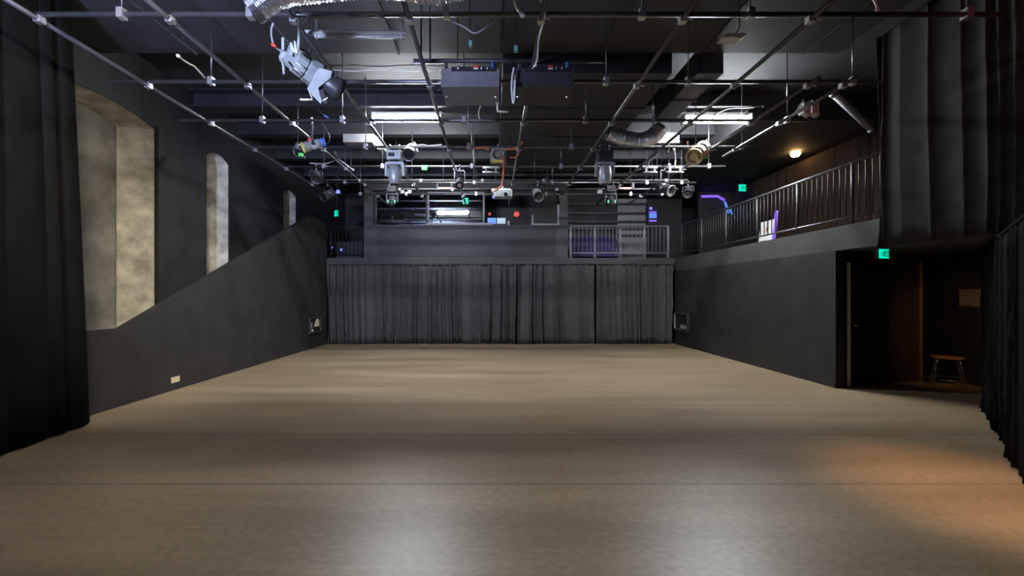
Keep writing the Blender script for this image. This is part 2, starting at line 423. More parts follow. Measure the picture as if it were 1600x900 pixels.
curtain('stage_curtain', [(-5.05, 12.93), (3.10, 12.90)], .02, 2.45, .125, .17, 'curtain', 'long black pleated curtain hung below the control booth', seed=3)
curtain('stage_curtain', [(3.16, 12.86), (5.50, 12.90)], .02, 2.45, .125, .17, 'curtain', 'shorter black pleated curtain hung below the balcony railing', seed=11)
curtain('stage_curtain', [(-4.76, 4.98), (-4.66, 3.97), (-4.6, 2.6)], .02, 5.0, .06, .22, 'velvet', 'tall black velvet leg curtain in front of the first window niche', top_path=[(-4.98, 4.98), (-4.80, 3.97), (-4.7, 2.6)], seed=5)
curtain('stage_curtain', [(6.50, 5.62), (5.4, 4.5), (4.25, 3.38), (3.9, 2.7)], .02, 2.15, .05, .2, 'velvet', 'low black masking curtain beside the stool corner', seed=8)
curtain('stage_curtain', [(5.50, 6.03), (5.46, 4.8), (5.3, 3.2), (4.9, 2.2)], 2.20, 5.2, .045, .2, 'velvet_grey', 'black curtain hanging across the near end of the side gallery', seed=14)
curtain('stage_curtain', [(7.75, 6.2), (7.75, 12.5)], 2.64, 4.85, .06, .3, 'brown_cloth', 'brown curtain lining the back of the side gallery', seed=21)

# ------------------------------------------------------------------ railings
def railing(label, name, P, Q, z0, zt, zb, posts, nb, mp, mbal, group=None, rp=.024, mt=None):
    P = Vector((*P, 0)); Q = Vector((*Q, 0)); d = (Q-P); Lr = d.length
    root = thing(name, (P.x, P.y, z0), label, 'railing', group)
    pt = lambda s, z: P + d*s + Vector((0, 0, z))
    MB().tube([pt(0, zt), pt(1, zt)], .026, 8).build('top_rail', mt or mp, root, True)
    MB().tube([pt(0, zb), pt(1, zb)], .018, 8).build('bottom_rail', mt or mp, root, True)
    for s in posts: MB().tube([pt(s, z0), pt(s, zt)], rp, 8).build('post', mp, root, True)
    ss = sorted(set([0, *posts, 1]))
    for a, b in zip(ss, ss[1:]):
        k = max(1, round((b-a)*Lr/.12))
        for i in range(1, k): MB().tube([pt(a+(b-a)*i/k, zb), pt(a+(b-a)*i/k, zt)], .0085, 6).build('baluster', mbal, root, True)
    return root
ya, yb = 6.05, 12.95
railing('long black steel railing along the edge of the side gallery', 'gallery_railing', (GX+.06, ya), (GX+.06, yb), 2.63, 3.60, 2.755,
        [(y-ya)/(yb-ya) for y in (6.65, 7.85, 9.05, 10.25, 11.45, 12.65)], 10, 'rail', 'dark', mt='pipe')
railing('short grey-posted railing on the rear balcony beside the booth', 'balcony_railing', (2.37, 13.06), (5.45, 13.06), 2.64, 3.63, 2.80,
        [0.012, .255, .51, .75, .99], 8, 'rail_pale', 'rail_pale', rp=.042)
railing('dim black railing at the stair end of the rear balcony', 'stair_railing', (-5.0, 13.06), (-4.05, 13.06), 2.64, 3.60, 2.78, [0, 1], 8, 'dark', 'dark')

# ------------------------------------------------------------------ beams and ducts
def ibeam(y, w, zb, label):
    m_ = MB()
    poly = [(0, -w/2, zb), (0, w/2, zb), (0, w/2, zb+.03), (0, .015, zb+.03), (0, .015, ZC-.03), (0, w/2, ZC-.03), (0, w/2, ZC), (0, -w/2, ZC), (0, -w/2, ZC-.03), (0, -.015, ZC-.03), (0, -.015, zb+.03), (0, -w/2, zb+.03)]
    m_.prism([(LX, y+p[1], p[2]) for p in poly], (5.15-LX, 0, 0))
    struct(m_.build('ceiling_beam', 'beam'), label, 'beam')
ibeam(8.42, .36, 5.20, 'black steel roof beam carrying the fluorescent lights')
ibeam(9.85, .22, 5.22, 'black steel roof beam behind the fluorescent lights')
ibeam(11.6, .22, 5.22, 'black steel roof beam above the rear of the floor')
ibeam(13.3, .22, 5.22, 'black steel roof beam over the booth front')
def duct(name, lo, hi, m, label, seams=()):
    t = thing(name, ((lo[0]+hi[0])/2, (lo[1]+hi[1])/2, lo[2]), label, 'duct')
    bx(lo, hi).bevel(.012, 1).build('casing', m, t)
    for ax, s in seams:
        l = list(lo); h = list(hi)
        l[ax] = s-.015; h[ax] = s+.015
        for k in range(3):
            if k != ax: l[k] -= .02 if k != 2 else .02; h[k] += .02 if k != 2 else 0
        bx(l, h).build('flange', m, t)
    return t
duct('air_duct', (-5.9, 3.6, 5.10), (5.1, 6.25, 5.53), 'duct_black', 'huge black duct crossing the ceiling above the front light pipes', [(0, x) for x in (-4.4, -2.9, -1.4, .1, 1.6, 3.1, 4.6)])
duct('air_duct', (.15, 6.32, 4.84), (2.68, 11.4, 5.20), 'duct_black', 'wide black duct running to the booth above the middle of the grid', [(1, y) for y in (7.5, 8.9, 10.3)])
duct('air_duct', (3.07, 6.32, 4.84), (3.45, 8.0, 5.20), 'duct_black', 'narrow black duct beside the second fluorescent light', [(1, 7.2)])
# pale sheet metal elbow
t = thing('duct_elbow', at(566, 221, 9.05), 'pale grey sheet metal duct elbow beneath the first fluorescent light', 'duct')
MB().prism([at(*p, 9.05) for p in ((536, 209), (583, 209), (600, 222), (600, 233), (590, 233), (581, 222), (536, 222))], (0, .4, 0)).bevel(.008, 1).build('casing', 'duct_pale', t)
t = thing('duct_box', at(1041, 223, 9.1), 'pale grey ceiling box beside the second fluorescent light', 'box')
MB().prism([at(*p, 9.1) for p in ((1020, 206), (1061, 208), (1062, 223), (1020, 223))], (0, .20, 0)).bevel(.008, 1).build('casing', 'duct_pale', t)
bx(at(1022, 206.5, 9.12)+Vector((0, .02, 0)), at(1022, 206.5, 9.12)+Vector((.05, .10, .30))).build('bracket', 'pipe', t)
# crinkled foil ducts
def flex(path, r, label, seed):
    rnd = random.Random(seed); ps = catmull(path, 26); rs = [r*(1+(.07 if i % 2 else -.05)+rnd.uniform(-.05, .05)) for i in range(len(ps))]
    t = thing('flexible_duct', ps[0], label, 'duct')
    MB().tube(ps, rs, 16).build('foil_hose', 'foil', t)
    for e, o_ in ((0, 1), (-1, -2)):
        d = (ps[o_]-ps[e]).normalized()
        MB().lathe([(-.02, r*1.06), (.04, r*1.06)], ps[e], d).build('hose_band', 'pipe', t)
flex([at(395, 12, 3.5), at(440, -14, 3.5), at(520, -25, 3.5), at(600, -27, 3.5), at(680, -20, 3.45), at(740, -32, 3.4), at(830, -60, 3.4)], .115, 'crinkled silver hose draped over the front light pipe', 2)
flex([at(948, 206, 8.0), at(975, 216, 8.0), at(1000, 220, 8.0), at(1018, 214, 8.05), at(1030, 203, 8.1)], .14, 'crinkled silver hose near the second fluorescent light', 4)

# ------------------------------------------------------------------ lighting grid
ZP = 4.20
CYS = [4.1, 5.4, 6.6, 7.8, 9.0, 10.3, 11.5]
LXS = [-4.4, -3.13, -1.93, -.81, .47, 1.84, 3.08, 4.02, 4.47]
ords = ['first', 'second', 'third', 'fourth', 'fifth', 'sixth', 'seventh', 'eighth', 'ninth']
for k, y in enumerate(CYS):
    t = thing('cross_pipe', (0, y, ZP+.05), '%s cross pipe of the overhead lighting grid counted from the front edge' % ords[k], 'pipe', 'cross pipes of the lighting grid')
    x0, x1 = (-4.5 if k < 1 else -4.9, 4.95)
    MB().tube([(x0, y, ZP+.05), (x1, y, ZP+.05)], .0242, 10).build('tube', 'pipe', t, True)
    for x in (-3.6, -2.35, -.45, 1.45, 3.75 if k > 2 else 2.5, 4.6):
        ztop = ZC if not (3.6 < y < 6.25) else 5.10
        if .15 < x < 2.68 and 6.32 < y < 11.4: ztop = 4.84
        if y > 8.4 and x > 5.15: ztop = 5.0
        MB().tube([(x, y, ZP+.07), (x, y, ztop)], .008, 6).build('hanger_rod', 'pipe', t, True)
        bx((x-.03, y-.035, ZP+.01), (x+.03, y+.035, ZP+.105)).bevel(.012).build('pipe_clamp', 'clamp', t)
for k, x in enumerate(LXS):
    t = thing('long_pipe', (x, 7.5, ZP), '%s lengthwise pipe of the overhead lighting grid counted from the window wall' % ords[k], 'pipe', 'lengthwise pipes of the lighting grid')
    y0 = 2.6 if k < 7 else 5.2
    MB().tube([(x, y0, ZP), (x, 12.6 if k != 8 else 8.2, ZP)], .0242, 10).build('tube', 'pipe', t, True)
    for y in CYS:
        if y > y0 and not (k == 8 and y > 8.2):
            bx((x-.032, y-.032, ZP-.032), (x+.032, y+.032, ZP+.03)).bevel(.014).build('pipe_clamp', 'clamp', t)
            MB().tube([(x+.025, y-.02, ZP), (x+.075, y-.05, ZP-.03)], .007, 6).build('clamp_bolt', 'clamp', t)
# a lower second bar and twin wired bars
t = thing('side_bar', at(555, 52, 4.4), 'pale double bar below the first cross pipe, near the big spotlight', 'pipe')
MB().tube([at(475, 51, 4.4), at(635, 52, 4.4)], .026, 10).build('tube', 'lamp_pale', t, True)
MB().tube([at(492, 57, 4.4), at(634, 58, 4.4)], .016, 10).build('lower_tube', 'lamp_pale', t, True)
for px in (495, 628): bx(at(px-2, 60, 4.38), at(px+2, 31, 4.42)).build('bracket', 'clamp', t)
def twin(px0, px1, Y, py, label):
    t = thing('wired_bar', at((px0+px1)/2, py, Y), label, 'bar', 'short twin bars on the fifth cross pipe')
    MB().tube([at(px0, py-3.2, Y-.05), at(px1, py-3.2, Y-.05)], .022, 8).build('upper_bar', 'lamp_pale', t, True)
    MB().tube([at(px0, py+4.0, Y-.05), at(px1, py+4.0, Y-.05)], .018, 8).build('lower_bar', 'lamp_pale', t, True)
    for f in (.2, .8): bx(at(px0+(px1-px0)*f-1, py+4.5, Y-.07), at(px0+(px1-px0)*f+1, py-4.5, Y-.02)).build('bracket', 'clamp', t)
twin(1005, 1027, 9.0, 265, 'short twin bar on the fifth cross pipe, beside the tilted ring spotlight')
twin(1041, 1068, 9.0, 265, 'short twin bar at the far end of the fifth cross pipe')
twin(754, 780, 9.0, 265, 'short twin bar on the fifth cross pipe near the orange cable')
# diagonal brace by the gallery curtain
t = thing('diagonal_brace', at(1330, 178, 6.8), 'pale grey diagonal brace tube above the gallery railing', 'brace')
MB().tube([at(1303, 147, 6.8), at(1363, 203, 6.8)], .05, 12).build('tube', 'rail_pale', t, True)
for p in ((1303, 147), (1363, 203)): MB().lathe([(-.03, .062), (.03, .062)], at(*p, 6.8), Vector((.73, 0, -.68))).build('collar', 'pipe', t, True)

# ------------------------------------------------------------------ fluorescent fittings
def fluoro(c, L, m, label, ztop, rods=True, w=.22, rot=0):
    c = Vector(c); t = thing('fluorescent_light', c, label, 'light', 'fluorescent fittings')
    bx(c+Vector((-L/2, -.085, .045)), c+Vector((L/2, .085, .10))).bevel(.008).build('housing', 'white', t)
    d = MB(); n = 18
    d.rings([[c+Vector((sx*L*.495, math.sin(2*PI*j/n)*w*.42, math.cos(2*PI*j/n)*.062)) for j in range(n)] for sx in (-1, 1)])
    d.build('diffuser', m, t, True)
    for sx in (-1, 1):
        bx(c+Vector((sx*L/2-.012, -w*.45, -.066)), c+Vector((sx*L/2+.012, w*.45, .10))).bevel(.008).build('end_cap', 'white', t)
        if rods: MB().tube([c+Vector((sx*L*.46, 0, .09)), Vector((c.x+sx*L*.46, c.y, ztop))], .006, 6).build('hanger_rod', 'clamp', t)
fluoro(at(636.5, 185.5, 8.42), 1.36, 'fluoro', 'lit white fluorescent fitting above the pale duct elbow', 5.20)
fluoro(at(1119, 187, 8.42), 1.32, 'fluoro', 'lit white fluorescent fitting near the side gallery', 5.20)
fluoro((-2.3, 1.2, 5.2), 1.46, 'fluoro_near', 'warm lit fluorescent fitting overhead behind the camera', ZC)

# amber bulb over the gallery
bp = at(1243, 239, 10.3); t = thing('amber_lamp', bp, 'round amber lamp glowing under the gallery ceiling', 'lamp')
MB().lathe([(-.10, .001), (-.085, .07), (-.03, .11), (.03, .09), (.05, .04)], bp, (0, 0, 1)).build('bulb', 'bulb', t, True)
MB().lathe([(.045, .042), (.09, .042), (.092, .02)], bp, (0, 0, 1)).build('socket', 'dark', t)
MB().tube([bp+Vector((0, 0, .09)), Vector((bp.x, bp.y, 5.0))], .008).build('stem', 'dark', t)

# ------------------------------------------------------------------ exit signs
def exit_sign(c, w, h, label, yaw=0, top=None):
    c = Vector(c); t = thing('exit_sign', c, label, 'sign')
    mt = Matrix.Translation(c) @ Matrix.Rotation(yaw, 4, 'Z')
    MB().box((-w/2, 0, -h/2), (w/2, .05, h/2), mt).bevel(.006).build('housing', 'dark', t)
    MB().box((-w/2+.006, -.006, -h/2+.006), (w/2-.006, .004, h/2-.006), mt).build('lit_face', 'exit', t); lf = bpy.data.objects[COL.objects[-1].name]
    # running figure and doorway
    P = lambda x, z: mt @ Vector((x*w, -.009, z*h))
    fg = MB(); q = .035*w
    MB().lathe([(-.003, .055*w), (.004, .055*w)], P(.06, .27), mt.to_3x3() @ Vector((0, -1, 0))).build('figure_head', 'exit_mark', lf)
    fg.tube([P(.04, .17), P(-.03, -.05)], q*1.5, 6); fg.tube([P(-.03, -.05), P(.10, -.15), P(.07, -.34)], q, 6)
    fg.tube([P(-.03, -.05), P(-.12, -.19), P(-.24, -.22)], q, 6); fg.tube([P(.04, .15), P(.14, .05), P(.2, .1)], q*.8, 6); fg.tube([P(.04, .15), P(-.11, .12), P(-.14, .0)], q*.8, 6)
    fg.build('figure_body', 'exit_mark', lf)
    MB().tube([P(.30, -.36), P(.30, .36), P(.42, .36), P(.42, -.36)], q*.7, 6).build('doorway_mark', 'exit_mark', lf)
    MB().tube([P(-.40, 0), P(-.24, 0)], q*.8, 6).build('arrow_mark', 'exit_mark', lf)
    if top is not None: MB().tube([c+Vector((0, .02, h/2)), Vector((c.x, c.y+.02, top))], .008).build('stem', 'dark', t)
exit_sign(at(1381, 396.5, 6.3), .21, .15, 'green lit running-man exit sign under the gallery edge by the ajar door', .25, 2.245)
exit_sign(at(1160, 293.5, 12.6), .24, .21, 'green lit running-man exit sign above the side gallery railing', .1, 5.0)
exit_sign(at(727.5, 314, 13.2), .19, .19, 'green lit running-man exit sign hanging in front of the bright booth pane', 0, 4.75)
exit_sign(at(525.5, 333.5, 13.0), .17, .19, 'green lit exit sign high at the stair end of the balcony', -.5, 5.3)

# ------------------------------------------------------------------ stage lamps
def hook(root, p, m='clamp'):
    """hook clamp around a pipe at p"""
    q = [Vector(p)+Vector((0, .038*math.cos(a), .038*math.sin(a))) for a in [(-.45+i*.14)*PI for i in range(11)]]
    MB().tube(q, .010, 6).build('hook_clamp', m, root, True)
    MB().tube([Vector(p)+Vector((0, 0, -.034)), Vector(p)+Vector((0, 0, -.09))], .012, 6).build('clamp_bolt', m, root, True)
def yoke(root, top, piv, side, hw, m, th=.012):
    side = Vector(side).normalized(); top = Vector(top); piv = Vector(piv)
    up = (top-piv); up = up.normalized()
    c = [piv+side*hw, top+side*hw*.98-up*.02, top+side*hw*.8, top-side*hw*.8, top-side*hw*.98-up*.02, piv-side*hw]
    MB().tube(c, th, 6).build('yoke', m, root, True)
    for s in (-1, 1): MB().lathe([(-.012, .022), (.012, .026), (.018, .02)], piv+side*hw*s, side*s, 10).build('tilt_knob', m, root, True)
def spotlight(label, pipe, drop, aim, L, R, body='lamp_black', front='lens', yk='lamp_black', tip=None, name='spotlight', barn=False, extra=None, hz=0):
    pipe = Vector(pipe); aim = Vector(aim).normalized(); t = thing(name, pipe, label, 'stage light')
    hook(t, pipe)
    side = aim.cross(Vector((0, 0, 1))); side = side.normalized() if side.length > .1 else Vector((1, 0, 0))
    ytop = pipe+Vector((0, 0, -.09)); piv = pipe+Vector((0, 0, -.09-drop))
    yoke(t, ytop, piv, side, R+.025, yk)
    MB().lathe([(-L*.55, .001), (-L*.55, R*.55), (-L*.50, R*.75), (-L*.42, R*.80), (-L*.40, R*.95), (-L*.05, R), (-L*.02, R*.88), (L*.12, R*.86), (L*.14, R*.98), (L*.42, R*1.0), (L*.45, R*1.08), (L*.45, R*.95), (L*.41, R*.9)], piv, aim).build('body', body, t, True); bd = COL.objects[-1]
    MB().lathe([(L*.415, R*.9), (L*.425, R*.7), (L*.435, R*.35), (L*.44, .001)], piv, aim).build('lens', front, bd, True)
    MB().lathe([(L*.43, R*1.12), (L*.47, R*1.12), (L*.47, R*.98), (L*.43, R*.98)], piv, aim).build('front_ring', tip or yk, bd, True)
    back = piv-aim*L*.55
    MB().tube(catmull([back, back-aim*.08+Vector((0, 0, -.04)), back-aim*.12+Vector((0, 0, .08)), pipe+Vector((.12, 0, .02))], 6), .008, 6).build('cable', 'black_cable', t, True)
    return t, piv, aim, side
def moving_head(label, top, s, mhead, mbase='lamp_black', tilt=0, led=None, marm=None):
    top = Vector(top); t = thing('moving_head', top, label, 'stage light', 'moving heads hung from the grid')
    for dx in (-.09, .09): hook(t, top+Vector((dx*s, 0, .09)))
    T = lambda x, y, z: top+Vector((x*s, y*s, z*s))
    bx(T(-.13, -.12, -.17), T(.13, .12, 0)).bevel(.02*s).build('base', mbase, t)
    bx(T(-.10, -.125, -.12), T(.02, -.119, -.05)).build('display', 'dark', t)
    MB().lathe([(0, .08*s), (.03*s, .08*s)], T(0, 0, -.17), (0, 0, -1)).build('pan_collar', 'dark', t)
    ym = MB(); o = [(-.185, -.47), (-.185, -.23), (-.16, -.20), (.16, -.20), (.185, -.23), (.185, -.47), (.15, -.47), (.145, -.27), (.12, -.245), (-.12, -.245), (-.145, -.27), (-.15, -.47)]
    ym.prism([T(x, -.045, z) for x, z in o], (0, .09*s, 0)).bevel(.008*s, 1).build('yoke', marm or mbase, t)
    d = Vector((0, -math.sin(tilt), -math.cos(tilt))); c = T(0, 0, -.42)
    MB().lathe([(-.17*s, .02*s), (-.16*s, .07*s), (-.10*s, .12*s), (0, .135*s), (.10*s, .125*s), (.18*s, .10*s), (.20*s, .085*s)], c, d, 24).build('head', mhead, t, True); hd = COL.objects[-1]
    MB().lathe([(.20*s, .08*s), (.215*s, .06*s), (.22*s, .001)], c, d, 20).build('lens', 'lens', hd, True)
    if led:
        for sx in (-1, 1): bx(c+Vector((sx*.10*s-.012, -.14*s, -.10*s)), c+Vector((sx*.10*s+.012, -.11*s, -.02*s))).build('status_light', led, hd)
    return t

# A: the big ellipsoidal spot near the camera
YA = 4.05
t = thing('profile_spotlight', at(470, 98, YA), 'big grey ellipsoidal spotlight with orange-tipped lever, hung below the first cross pipe', 'stage light')
p0 = at(441, 79, YA-.02); p1 = at(497, 118, YA+.22); ax = (p1-p0).normalized(); LB = (p1-p0).length
MB().lathe([(0, .001), (0, .07), (.02, .095), (.12, .105), (.125, .118), (LB*.62, .122), (LB*.64, .11), (LB*.66, .11), (LB*.68, .13), (LB*.97, .132), (LB, .125)], p0, ax, 10).build('lamp_housing', 'lamp_grey', t)
MB().lathe([(LB*.96, .10), (LB, .135), (LB+.02, .135), (LB+.02, .10)], p0, ax, 24).build('shutter_ring', 'lamp_black', t, True)
MB().lathe([(LB+.0, .095), (LB+.16, .095), (LB+.18, .115), (LB+.25, .115), (LB+.25, .10), (LB+.22, .09)], p0, ax, 24).build('lens_barrel', 'lamp_black', t, True)
MB().lathe([(LB+.225, .09), (LB+.235, .05), (LB+.24, .001)], p0, ax, 24).build('lens', 'lens', t, True)
for f, a in ((.2, 0), (.42, .3)):
    u = ax.cross(Vector((0, 0, 1))).normalized(); w_ = ax.cross(u)
    bx(p0+ax*LB*f-Vector((.01, .14, .02)), p0+ax*(LB*f+.02)-Vector((0, .11, -.10))).build('cooling_fin', 'lamp_grey', t)
for a in (-1.0, -.35, .35, 1.0, 1.7):
    dv = (-w_*math.sin(a)-Vector((0, 1, 0))*math.cos(a)); dv = (dv-ax*dv.dot(ax)).normalized()
    MB().tube([p0+ax*.13+dv*.118, p0+ax*LB*.62+dv*.124], .010, 6).build('housing_rib', 'lamp_black' if a > 0 else 'lamp_pale', t, True)
yo = [(499, 106), (519, 111), (516, 122), (510, 127), (497, 137), (499, 146), (503, 158), (501, 162), (491, 152), (484, 147), (480, 138), (487, 127), (491, 116)]
MB().prism([at(*q, YA-.14) for q in yo], (0, .018, 0)).build('yoke', 'lamp_grey', t)
yo2 = [(q[0]+8, q[1]+1) for q in yo]
MB().prism([at(*q, YA+.26) for q in yo2], (0, .018, 0)).build('yoke', 'lamp_black', t)
MB().tube([at(485, 146, YA-.14), at(488, 156, YA-.15), at(469, 155.5, YA-.16)], .010, 8).build('lever', 'cream', t, True)
MB().tube([at(500, 158, YA-.13), at(510, 152, YA+.27)], .012, 8).build('yoke_bolt', 'clamp', t, True)
MB().tube([at(460, 82, YA-.13), at(455, 67, YA-.12)], .011, 8).build('shutter_handle', 'white', t, True)
MB().tube([at(464, 84, YA-.13), at(461, 65, YA-.12)], .013, 8).build('shutter_handle', 'white', t, True)
MB().tube([at(440, 92, YA-.1), at(443, 103, YA-.1), at(444, 116, YA-.1)], .013, 8).build('side_handle', 'lamp_grey', t, True)
MB().tube([at(466, 82, YA), at(468, 40, YA), at(469, 32, YA+.04)], .014, 8).build('safety_stem', 'lamp_grey', t, True)
hook(t, Vector((at(469, 31, YA).x, 4.1, ZP+.05)))
MB().tube(catmull([at(440, 80, YA), at(428, 70, YA), at(424, 50, YA), at(427, 36, YA)], 8), .010, 8).build('cable', 'grey_cable', t, True)
MB().tube([at(431, 73, YA-.06), at(425, 69, YA-.06)], .016, 8).build('plug', 'red', t, True)

# small par with coloured tape
Yb = 6.6
t, piv, aim, side = spotlight('small pale metal par can with yellow and green tape, hung on the third cross pipe', (at(487, 0, Yb).x, Yb, ZP+.05), .30, (-.82, -.45, -.42), .30, .075, body='lamp_pale', front='yellow', yk='lamp_black', tip='yellow', name='par_can')
MB().lathe([(-.20, .062), (-.15, .07)], piv, aim).build('rear_cap', 'blue_tape', t, True)
bx(piv+aim*.17+Vector((-.03, -.02, -.13)), piv+aim*.17+Vector((.03, .02, -.08))).build('tape_flag', 'green', t)
bx(piv+Vector((-.05, -.03, .06)), piv+Vector((.02, .03, .10))).build('red_plug', 'red', t)
# bright par on the fourth cross pipe
spotlight('white-backed par can turned towards the camera beneath the first fluorescent light', (at(641, 0, 7.8).x, 7.8, ZP+.05), .0, (-.05, -.75, -.55), .38, .115, body='lamp_pale', front='lens', yk='lamp_pale', tip='lamp_black', name='par_can')
t, piv, aim, side = spotlight('square beige-faced stage lamp with orange cables at the middle of the fourth cross pipe', (at(778, 0, 7.8).x, 7.8, ZP+.05), .06, (0, -.97, -.12), .22, .10, body='lamp_grey', front='beige', yk='lamp_grey', name='flood_lamp', tip='beige')
bx(piv+Vector((-.14, -.02, -.13)), piv+Vector((.14, .12, .12))).bevel(.02).build('square_housing', 'lamp_grey', t)
bx(piv+Vector((-.11, -.13, -.17)), piv+Vector((.09, -.11, -.13))).build('filter_tape', 'yellow', t)
t, piv, aim, side = spotlight('brass-fronted spotlight with white housing near the side gallery', (at(1092, 0, 7.8).x, 7.8, ZP+.05), .0, (-.62, -.55, -.55), .56, .135, body='lamp_pale', front='gold', yk='white', tip='gold', name='spotlight')
MB().lathe([(.02, .142), (.22, .150)], piv, aim).build('brass_sleeve', 'gold', t, True)
for q in ((1090, 243), (1104, 246)): MB().lathe([(-.03, .02), (.03, .025)], at(*q, 7.7), (1, 0, .3)).build('green_clip', 'green', t, True)
MB().tube(catmull([at(1091, 243, 7.7), at(1100, 247, 7.7), at(1108, 238, 7.7), at(1112, 232, 7.78)], 8), .012, 8).build('tail_cable', 'orange_cable', t, True)
# twin floods on the ninth pipe
for k, (px, lb) in enumerate(((1257, 'small white twin flood, the one farther from the gallery railing'), (1270, 'small white twin flood, the one closer to the gallery railing'))):
    c = at(px, 172, 6.2)
    t = thing('flood_lamp', c, lb, 'stage light', 'small white floods near the gallery')
    bx(c+Vector((-.05, -.06, -.06)), c+Vector((.05, .06, .09))).bevel(.012).build('body', 'white', t)
    MB().lathe([(0, .03), (.06, .05), (.065, .045)], c+Vector((0, -.03, -.05)), (-.1, -.6, -.8)).build('reflector', 'lamp_pale', t, True)
    MB().lathe([(.03, .036), (.05, .03), (.066, .001)], c+Vector((0, -.03, -.05)), (-.1, -.6, -.8)).build('lens', 'gold', t, True)
    MB().tube([c+Vector((0, 0, .08)), c+Vector((.0, .02, .16)), Vector((4.47, c.y+.04, ZP+.02))], .010).build('bracket', 'clamp', t)
# moving heads
moving_head('pale grey egg-shaped moving head under the first fluorescent light', (at(617, 0, 7.75).x, 7.75, ZP-.06), .95, 'lamp_pale', 'lamp_pale', 0, marm='lamp_pale')
moving_head('dark moving head with half-lit egg-shaped body near the silver hose', (at(945, 0, 7.75).x, 7.75, ZP-.06), .95, 'lamp_pale', 'lamp_black', 0, marm='lamp_grey')
moving_head('small black moving head with green marks, in line with the dim booth pane', (at(613, 0, 10.25).x, 10.25, ZP-.06), .80, 'lamp_black', 'lamp_black', .6, led='led_green')
moving_head('small black moving head with green marks, in line with the balcony railing', (at(954, 0, 10.25).x, 10.25, ZP-.06), .80, 'lamp_black', 'lamp_black', .6, led='led_green')
# lamps in U yokes on the fifth pipe
spotlight('black spotlight in a square pale yoke in front of the booth', (at(718, 0, 8.95).x, 9.0, ZP+.05), .26, (0, -.8, -.6), .30, .085, body='lamp_black', front='beige', yk='rail_pale', tip='lamp_black')
spotlight('tilted black spotlight with shiny ring in a square pale yoke by the twin bars', (at(1040, 0, 8.95).x, 9.0, ZP+.05), .38, (.45, -.75, -.45), .40, .11, body='lamp_black', front='lens', yk='rail_pale', tip='lamp_pale')
spotlight('dim black spotlight hung on the sixth cross pipe near the window wall', (at(512, 0, 10.3).x, 10.3, ZP+.05), .20, (-.4, -.7, -.5), .36, .11, body='lamp_black', yk='lamp_black')
spotlight('dim black spotlight hung on the sixth cross pipe beside the booth post', (at(840, 0, 10.3).x, 10.3, ZP+.05), .20, (.1, -.8, -.55), .36, .12, body='lamp_grey', yk='lamp_black')
spotlight('dim black spotlight on the fifth cross pipe above the stair wall', (at(560, 0, 9.0).x-.9, 9.0, ZP+.05), .12, (.3, -.7, -.6), .34, .10, body='lamp_black', yk='lamp_black')
spotlight('black spotlight above the balcony corner nearest the gallery', (at(1075, 0, 10.3).x, 10.3, ZP+.05), .12, (-.4, -.7, -.6), .34, .10, body='lamp_black', yk='lamp_black')
# projector with hanging bracket
c = at(786, 302, 10.2); t = thing('projector', c, 'silver-grey projector with blue light on the hanging orange cable', 'projector')
bx(at(771, 309, 10.2)-Vector((0, .15, 0)), at(800, 299, 10.2)+Vector((0, .15, 0))).bevel(.02).build('body', 'lamp_grey', t)
MB().lathe([(0, .045), (.05, .045), (.05, .035)], at(790, 304, 10.05), (0, -1, 0)).build('lens', 'lens', t, True)
bx(at(768, 299, 10.1), at(798, 297, 10.25)).build('mount_plate', 'white', t)
MB().tube([at(785, 298, 10.2), Vector((at(785, 298, 10.2).x, 10.2, ZP+.05))], .02).build('drop_pole', 'white', t)
MB().lathe([(0, .03), (.02, .025), (.025, .001)], at(771, 308, 10.04), (0, -1, 0)).build('blue_light', 'led_blue', t, True)
# pink led bars
for px, lb in ((694.5, 'pink glowing bar on the sixth cross pipe in front of the booth'), (977.5, 'pink glowing bar on the sixth cross pipe above the balcony railing')):
    t = thing('led_bar', at(px, 294, 10.2), lb, 'light bar', 'pink glowing bars')
    MB().tube([at(px-11, 294, 10.2), at(px+11, 294, 10.2)], .02, 8).build('tube', 'led_pink', t, True)
    for s in (-1, 1): bx(at(px+s*11-1, 296, 10.17), at(px+s*11+1, 287, 10.25)).build('end_bracket', 'lamp_black', t)
# white junction boxes
for px, lb in ((629, 'small white socket box in front of the dim booth pane, nearer the stair'), (640, 'small white socket box in front of the dim booth pane, nearer the booth middle'), (937, 'small white socket box above the balcony railing')):
    t = thing('socket_box', at(px, 300, 11.4), lb, 'socket box')
    bx(at(px-3, 302, 11.4), at(px+3, 297.5, 11.44)).bevel(.01).build('box', 'white', t)
    MB().tube([at(px, 298, 11.42), Vector((at(px, 0, 11.45).x, 11.45, ZP+.05))], .012).build('conduit', 'black_cable', t)
    for s in (-1, 1): bx(at(px+s*1.4-.5, 301, 11.395), at(px+s*1.4+.5, 299, 11.40)).build('socket', 'dark', t)

